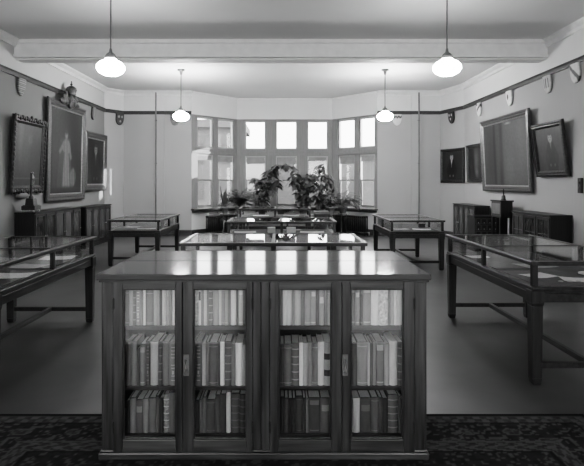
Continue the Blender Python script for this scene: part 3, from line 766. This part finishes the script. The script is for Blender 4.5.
# ------------------------------------------------------------------ low cabinets along the walls
M_doorglass = grey('dim_door_glass', .05, .12, .6, .6, 3, stretch=(6,6,1.2))
M_doorpale = grey('pale_papers_behind_glass', .085, .2, .5, .35, 6, stretch=(8,8,.8))
def cabinet(cx, cy, rz, L, D, h, bays, label, pale=(), z0=0, grid=False):
    e = empty('low_cabinet', (cx,cy,z0), rz, label, 'cabinet')      # back against y=0, front at y=-D
    mb = MB(); mb.box(-L/2,L/2,-D,0,.08,h-.03); mb.build('carcass', M_black, e, .004)
    mb = MB(); mb.box(-L/2-.02,L/2+.02,-D-.03,0,h-.03,h); mb.build('top', M_black, e, .006)
    mb = MB(); mb.box(-L/2,L/2,-D-.012,0,0,.08); mb.build('plinth', M_black, e, .004)
    bw = L/bays
    for i in range(bays):
        a, b = -L/2+i*bw+.012, -L/2+(i+1)*bw-.012; f = .05; z0_, z1_ = .11, h-.05
        mb = MB()
        for x0,x1,za,zb in ((a,a+f,z0_,z1_),(b-f,b,z0_,z1_),(a+f,b-f,z0_,z0_+f),(a+f,b-f,z1_-f,z1_)): mb.box(x0,x1,-D-.022,-D,za,zb)
        if grid:
            xm = (a+b)/2; mb.box(xm-.008,xm+.008,-D-.018,-D-.006,z0_+f,z1_-f)
            for q in (1,2): zz = z0_+f+(z1_-z0_-2*f)*q/3; mb.box(a+f,b-f,-D-.017,-D-.006,zz-.008,zz+.008)
        d = mb.build('door', M_woodz, e, .003)
        mb = MB(); mb.box(a+f,b-f,-D-.008,-D-.001,z0_+f,z1_-f); mb.build('pane', M_doorpale if i in pale else M_doorglass, d)
        mb = MB(); kx = (b-f/2) if i%2 == 0 else (a+f/2); mb.ball((kx,-D-.03,(z0_+z1_)/2),.012); mb.build('knob', M_brass, d)
    return e
cabinet(XL+.035,13.36,RL,1.82,.37,1.02,4,'low dark glazed cabinet under third left painting',(0,1))
cabinet(XL+.035,10.98,RL,2.25,.38,1.05,5,'low dark glazed cabinet under nearest left painting',(2,3))
cabinet(XR-.035,13.35,RR,1.55,.36,1.05,4,'low dark cabinet with pale panels, far right corner',(0,1,2,3))
cabinet(XR-.035,9.74,RR,1.45,.38,1.05,3,'low dark latticed cabinet nearest on the right wall',(0,),0,True)
# low card-file cabinet facing the camera, and the small cupboard on its stand
M_latt = grey('worn_moulding', .10, .5)
cf = empty('file_cabinet', (4.86,12.25,0), 0, 'low file cabinet with a lattice of small drawers, right side', 'cabinet')
mb = MB(); mb.box(-.28,.28,-.25,.25,0,.80); mb.build('carcass', M_black, cf, .004)
mb = MB(); mb.box(-.3,.3,-.27,.27,.80,.83); mb.build('top', M_black, cf, .004)
for i in range(4):
    for k in range(5):
        x0 = -.265+i*.134; z0 = .06+k*.147
        mb = MB(); mb.box(x0,x0+.122,-.265,-.25,z0,z0+.132); d = mb.build('drawer', M_woodx, cf, .003)
        mb = MB(); mb.rect_frame(.122,.132,[(0,.0),(0,.008),(.012,.008),(.016,.002)],0,Matrix.Translation((x0+.061,-.265,z0))); mb.build('moulding', M_latt, d)
        mb = MB(); mb.ball((x0+.061,-.275,z0+.03),.011); mb.build('knob', M_brass, d)
st = empty('cupboard_stand', (4.88,11.23,0), 0, 'dark square stand carrying the small cupboard, right wall', 'stand')
for sx in (-1,1):
    for sy in (-1,1):
        mb = MB(); mb.taper(sx*.11,sy*.2,0,.86,.02,.024); mb.build('leg', M_black, st)
mb = MB(); mb.box(-.13,.13,-.24,.24,.86,.9); mb.build('top', M_black, st, .004)
mb = MB(); mb.box(-.12,.12,-.21,.21,.35,.38); mb.build('shelf', M_black, st)
mb = MB(); mb.box(-.125,.125,-.008,.008,.38,.86); mb.build('panel', M_black, st)
cu = empty('small_cupboard', (4.88,11.23,.9005), 0, 'small square cupboard with pale side panel on dark stand', 'cupboard')
mb = MB(); mb.box(-.125,.125,-.25,.25,0,.31); mb.build('carcass', M_black, cu, .003)
mb = MB(); mb.box(-.145,.145,-.27,.27,.31,.34); mb.build('top', M_black, cu, .004)
mb = MB(); mb.box(-.131,-.125,-.2,.2,.04,.27); d = mb.build('door', grey('cupboard_panel',.14,.4), cu); tag(d,'paler flat door')
bl = empty('bell', (4.86,11.1,1.241), 0, 'small dark hand bell on top of the cupboard', 'bell')
mb = MB(); mb.lathe([(.055,0),(.058,.01),(.045,.04),(.04,.09),(.025,.11)],16); mb.build('bell_body', M_bronze, bl)
mb = MB(); mb.lathe([(.012,.11),(.014,.15),(.009,.19),(.014,.23),(.006,.25)],10); mb.build('handle', M_black, bl)
# statuette on stepped pedestal, left near cabinet
sy_ = 10.05
sb = empty('statuette', (-4.94,sy_,1.0505), RL, 'slender dark bronze statuette on stepped base, on left cabinet', 'statuette')
mb = MB()
for sx in (-1,1):
    for q in (-1,1): mb.ball((sx*.11,q*.1,.02),.02)
mb.build('foot', M_brass, sb)
mb = MB(); mb.box(-.135,.135,-.13,.13,.04,.12); mb.box(-.12,.12,-.115,.115,.12,.135); mb.taper(0,0,.135,.22,.085,.075); mb.taper(0,0,.22,.27,.08,.065); mb.build('pedestal', M_bronze, sb, .004)
mb = MB(); mb.lathe([(.05,.27),(.045,.30),(.022,.33),(.020,.5),(.028,.52),(.018,.54),(.016,.74),(.024,.76)],12); mb.build('column', M_bronze, sb)
mb = MB()
mb.tube([(.0,-.0,.54),(.045,-.02,.60),(.03,-.02,.68),(.02,-.02,.74)],[.02,.026,.022,.012],8); mb.ball((.02,-.02,.77),.022); mb.tube([(.03,-.02,.71),(.07,-.03,.68),(.055,-.03,.62)],[.009,.008,.006],6); mb.tube([(.05,-.02,.6),(.07,-.02,.57),(.05,-.02,.54)],[.012,.01,.008],6)
tag(mb.build('figure', M_bronzelight, sb),'paler clinging figure')
mb = MB(); mb.ball((0,0,0),.26,1.0,.21,.26,0,18)
o = mb.build('wall_ornament', grey('worn_stone',.16,.6), None, 0, (XL+.058,10.1,1.37)); o.rotation_euler = (0,0,RL)
tag(o,'oval grey wall ornament below the black carved frame','ornament')
# light switch
sw = empty('light_switch', (XR-.05,8.70,1.58), RR, 'dark wall switch box on the right wall pilaster', 'switch')
mb = MB(); mb.box(-.05,.05,-.045,0,-.13,.13); mb.build('box', M_iron, sw, .006)
for z in (.02,-.07):
    mb = MB(); mb.box(-.015,.015,-.06,-.045,z,z+.05); mb.build('toggle', M_bronze, sw)
# riser pipes on the back wall
for x, lab in ((-3.80,'thin heating riser pipe on back wall, left of bay'),(4.19,'thin heating riser pipe on back wall, right of bay')):
    e = empty('riser_pipe', (x,YB-.075,0), 0, lab, 'pipe')
    mb = MB(); mb.lathe([(.022,0.0),(.022,ZC-.001)],12); mb.build('pipe', grey('painted_pipe',.2,.5), e)
    for z in (.25,2.2,3.5):
        mb = MB(); mb.box(-.03,.03,.0,.04,z,z+.02); mb.build('bracket', M_iron, e)

# ------------------------------------------------------------------ radiators
def radiator(ax, ay, bx_, by_, label):
    a = Vector((ax,ay)); b = Vector((bx_,by_)); d = b-a; L = d.length
    e = empty('radiator', (a.x,a.y,0), math.atan2(d.y,d.x), label, 'radiator', 'radiators below the bay windows')
    n = 18; w = L/n
    for i in range(n):
        cx = (i+.5)*w; mb = MB()
        for cy in (-.07,0,.07): mb.tube([(cx,cy,.07),(cx,cy,.55)],w*.24,8)
        mb.ball((cx,0,.57),.1,w*4.2,1.15,.42,0,10); mb.ball((cx,0,.08),.1,w*4.2,1.1,.4,0,10)
        if i in (0,n-1): mb.box(cx-.012,cx+.012,-.09,-.06,0,.08); mb.box(cx-.012,cx+.012,.06,.09,0,.08)
        mb.build('section', M_iron, e)
    mb = MB(); mb.tube([(L,0,.1),(L+.07,0,.1),(L+.07,0,0)],.014,8); mb.ball((L+.07,0,.1),.025); mb.build('valve', M_brass, e)
radiator(-2.27,15.56,-1.42,16.41,'dark column radiator under the left bay windows')
radiator(1.70,16.37,2.62,15.45,'dark column radiator under the right bay windows')

# ------------------------------------------------------------------ plants in the bay
bench = empty('plant_bench', (.1,16.1,0), 0, 'long low wooden bench carrying the potted plants', 'bench')
mb = MB(); mb.box(-1.25,1.5,-.25,.12,.56,.6); mb.build('top', M_sill, bench, .006)
for sx in (-1.15,.1,1.4):
    mb = MB(); mb.box(sx-.03,sx+.03,-.22,.07,0,.56); mb.build('leg', M_sill, bench, .004)
std = empty('low_stand', (1.13,14.4,0), 0, 'low dark wooden box stand right of the farthest middle table', 'stand')
mb = MB(); mb.box(-.21,.21,-.2,.2,.74,.82); mb.build('top', M_sill, std, .004)
mb = MB(); mb.box(-.2,.2,-.19,.19,0,.74); mb.build('body', M_black, std, .004)
mb = MB(); mb.box(-.19,.19,-.2,-.19,.10,.70); mb.build('door', M_black, std)
def pot(e, r=.13, h=.2):
    mb = MB(); mb.lathe([(r*.7,0),(r*.95,h*.78),(r*1.08,h*.8),(r*1.08,h),(r*.95,h),(r*.92,h*.88),(.001,h*.88)],20); mb.build('pot', M_pot, e)
def leaf(mb, p, d, L, W, droop, rr, n=5):
    p = Vector(p); d = Vector(d).normalized()
    side = d.cross(Vector((0,0,1)))
    if side.length < .05: side = Vector((1,0,0))
    side.normalize(); vs = []; fs = []; q = p.copy(); dd = d.copy()
    tw = rr.uniform(-.6,.6)
    for i in range(n+1):
        t = i/n; w = W*math.sin(PI*min(1,.08+t*.92))**.75*(.5 if i in (0,) else 1)*(1 if t < 1 else .1)
        s2 = (side*math.cos(tw)+Vector((0,0,1))*math.sin(tw)); up = dd.cross(s2)
        vs += [q-s2*w/2+up*.12*w, q+Vector((0,0,0)), q+s2*w/2+up*.12*w]
        dd = (dd+Vector((0,0,-droop/n))).normalized(); q = q+dd*(L/n)
    for i in range(n):
        a = i*3
        fs += [(a,a+1,a+4,a+3),(a+1,a+2,a+5,a+4)]
    mb.add(vs, fs, 0, True)
def PP(px, py, Y): return ((px-VX)*Y/F, Y, H-(py-VY)*Y/F)
def leafy(px, Y, stems, nleaf, L, W, label, seed, name='rubber_plant', zb=.6005):
    x = (px-VX)*Y/F; rr = random.Random(seed)
    e = empty(name, (x,Y,zb), 0, label, 'plant', 'potted plants before the bay windows'); pot(e)
    lf = MB()
    for st_ in stems:
        pts = [Vector((rr.uniform(-.03,.03),0,.17))]
        for (sx,sy,dy) in st_:
            q = Vector(PP(sx,sy,Y+dy)); pts.append(q-Vector((x,Y,zb)))
        fine = []
        for i in range(len(pts)-1):
            for k in range(4): fine.append(pts[i].lerp(pts[i+1],k/4))
        fine.append(pts[-1])
        mb = MB(); mb.tube(fine,[.014-.010*i/len(fine) for i in range(len(fine))],6); mb.build('stem', M_stem, e)
        for i in range(nleaf):
            t = .10+.90*(i+rr.random())/nleaf; k = min(len(fine)-2,int(t*(len(fine)-1))); q = fine[k].lerp(fine[k+1],rr.random())
            a = rr.uniform(0,2*PI)
            leaf(lf, q, (math.cos(a),math.sin(a)*.55,rr.uniform(-.15,.5)), L*rr.uniform(.75,1.15), W*rr.uniform(.9,1.4), rr.uniform(1.0,2.2), rr)
    lf.build('foliage', M_leaf, e)
def plant_stand(x, y, h, label):
    e = empty('plant_stand', (x,y,0), 0, label, 'stand', 'plant stands in the bay')
    mb = MB(); mb.lathe([(.15,h-.03),(.16,h-.015),(.15,h)],20); mb.build('top', M_sill, e)
    for k in range(3):
        a = 2*PI*k/3; mb = MB(); mb.tube([(.1*math.cos(a),.1*math.sin(a),h-.03),(.08*math.cos(a),.08*math.sin(a),h*.4),(.14*math.cos(a),.14*math.sin(a),0)],.014,8); mb.build('leg', M_sill, e)
def fern(px, Y, zb, n, L, label, seed, up=1.2):
    x = (px-VX)*Y/F; rr = random.Random(seed)
    e = empty('potted_fern', (x,Y,zb), 0, label, 'plant', 'potted plants before the bay windows'); pot(e,.13,.2)
    lf = MB()
    for i in range(n):
        a = 2*PI*i/n+rr.uniform(-.2,.2); l = L*rr.uniform(.75,1.1); z = rr.uniform(.4,2.0)*up
        q = Vector((0,0,.18)); d = Vector((math.cos(a),math.sin(a)*.6,z)).normalized(); pts = [q.copy()]
        for k in range(11):
            q = q+d*(l/11); d = (d+Vector((0,0,-.20))).normalized(); pts.append(q.copy())
        lf.tube(pts,[.004]*12,4)
        for k in range(2,12):
            dd = (pts[k]-pts[k-1]).normalized(); s_ = dd.cross(Vector((0,0,1))).normalized(); w = .10*math.sin(PI*(k/12.5))**.6
            for sg in (-1,1): leaf(lf, pts[k], s_*sg+dd*.5, w, .030, .5, rr, 2)
    lf.build('foliage', M_fern, e)
    return x
leafy(262,15.98,[[(262,196,0),(260,184,0),(256,178,-.1)],[(264,195,.1),(266,180,0),(268,172,0),(273,168,0)],[(265,196,0),(270,178,0),(277,165,-.05),(282,166,0)],[(262,198,-.1),(274,186,-.1),(278,180,0)],[(258,200,0),(256,190,-.05)]],52,.33,.11,'large drooping leafy plant left of the middle window',11)
leafy(303,15.98,[[(302,195,0),(299,180,0),(293,168,0),(286,164,0),(280,166,0)],[(304,195,0),(305,182,.1),(309,173,0)],[(302,197,-.1),(295,184,-.1),(291,176,0)],[(304,196,0),(311,186,-.1),(314,180,-.1)],[(303,201,0),(309,196,-.1)]],46,.33,.11,'large arching leafy plant right of the middle window',12)
leafy(321,16.0,[[(321,192,0),(322,176,0),(324,163,0)],[(320,195,-.1),(316,182,0),(313,172,0)],[(321,196,0),(328,184,0),(329,174,0)],[(320,198,-.1),(314,195,-.1)],[(322,200,0),(328,195,-.1)]],38,.29,.095,'tall leafy plant with upright tip before right middle window',13)
x = fern(239.5,15.45,.7005,96,.76,'dense dome-shaped fern at left of the bay window',14,1.9); plant_stand(x,15.45,.70,'round plant stand under the left dome-shaped fern')
x = fern(343,15.3,.7005,60,.66,'spreading fern at right of the bay window',15,1.5); plant_stand(x,15.3,.70,'round plant stand under the right spreading fern')
fern(281,15.98,.6005,18,.34,'small low fern below the middle bay window',19,.8)
x = (225-VX)*15.1/F
plant_stand(x,15.1,.70,'round plant stand under the spiky plant at left')
e = empty('snake_plant', (x,15.1,.7005), 0, 'spiky upright potted plant beside the left fern', 'plant', 'potted plants before the bay windows'); pot(e,.11,.2)
lf = MB(); rr = random.Random(16)
for i in range(12):
    a = rr.uniform(0,2*PI); leaf(lf,(.04*math.cos(a),.04*math.sin(a),.17),(math.cos(a)*.22,math.sin(a)*.2,1),rr.uniform(.4,.74),.06,.15,rr,5)
lf.build('foliage', M_leaf, e)
x = (331-VX)*15.0/F
plant_stand(x,15.0,.70,'round plant stand under the small bushy plant at right')
leafy(331,15.0,[[(331,200,0),(332,192,0),(335,187,0)],[(330,200,0),(327,195,0)]],16,.24,.06,'small bushy plant left of the right fern',17,zb=.7005)

# ------------------------------------------------------------------ camera
cam = bpy.data.cameras.new('camera'); co = bpy.data.objects.new('camera', cam); C.objects.link(co)
co.location = (0,0,H); co.rotation_euler = (PI/2,0,0)
cam.sensor_width = 36; cam.lens = F/584*36; cam.shift_x = (292-VX)/584; cam.shift_y = -(233-VY)/584
cam.clip_start = .05; cam.clip_end = 400
bpy.context.scene.camera = co

# ------------------------------------------------------------------ light
W = bpy.data.worlds.new('sky'); bpy.context.scene.world = W; W.use_nodes = True
N = W.node_tree.nodes; L = W.node_tree.links; bgn = N['Background']
tc = N.new('ShaderNodeTexCoord'); sp = N.new('ShaderNodeSeparateXYZ'); cr = N.new('ShaderNodeValToRGB')
cr.color_ramp.elements[0].position = .0; cr.color_ramp.elements[0].color = g3(.75); cr.color_ramp.elements[1].position = .5; cr.color_ramp.elements[1].color = g3(1)
L.new(tc.outputs['Generated'], sp.inputs[0]); L.new(sp.outputs['Z'], cr.inputs[0]); L.new(cr.outputs['Color'], bgn.inputs['Color'])
bgn.inputs['Strength'].default_value = 7.0
sun = bpy.data.lights.new('sun','SUN'); sun.energy = 8.0; sun.angle = .008
so_ = bpy.data.objects.new('sun', sun); C.objects.link(so_)
so_.rotation_euler = Vector((-1,-.15,-.205)).to_track_quat('-Z','Y').to_euler()
for x in (-2.6,2.6):                                    # added fill lights behind the camera, brightening what faces it
    a = bpy.data.lights.new('window_daylight','AREA'); a.shape = 'RECTANGLE'; a.size = 3.0; a.size_y = 2.6; a.energy = 34 if x < 0 else 22
    o = bpy.data.objects.new('window_daylight', a); C.objects.link(o); o.location = (x,YR+.02,2.3); o.rotation_euler = (PI/2,0,0)
for nm, (a_, b_), en in (('bay_left',(BAY[0],BAY[1]),1),('bay_center',(BAY[1],BAY[2]),1),('bay_right',(BAY[2],BAY[3]),1)):
    a_ = Vector(a_); b_ = Vector(b_); d = (b_-a_); m = (a_+b_)/2; n = Vector((d.y,-d.x)).normalized()
    al = bpy.data.lights.new('sky_portal','AREA'); al.shape = 'RECTANGLE'; al.size = d.length; al.size_y = 2.8
    al.cycles.is_portal = True
    o = bpy.data.objects.new('sky_portal', al); C.objects.link(o); o.location = (m.x-n.x*.2,m.y-n.y*.2,2.25)
    o.rotation_euler = Vector((n.x,n.y,0)).to_track_quat('-Z','Y').to_euler()
sc = bpy.context.scene
sc.view_settings.view_transform = 'Filmic'; sc.view_settings.look = 'High Contrast'; sc.view_settings.exposure = 0.25; sc.view_settings.gamma = 1
sc.cycles.use_denoising = True
sc.cycles.max_bounces = 10; sc.cycles.transparent_max_bounces = 24; sc.cycles.caustics_reflective = False; sc.cycles.sample_clamp_indirect = 4
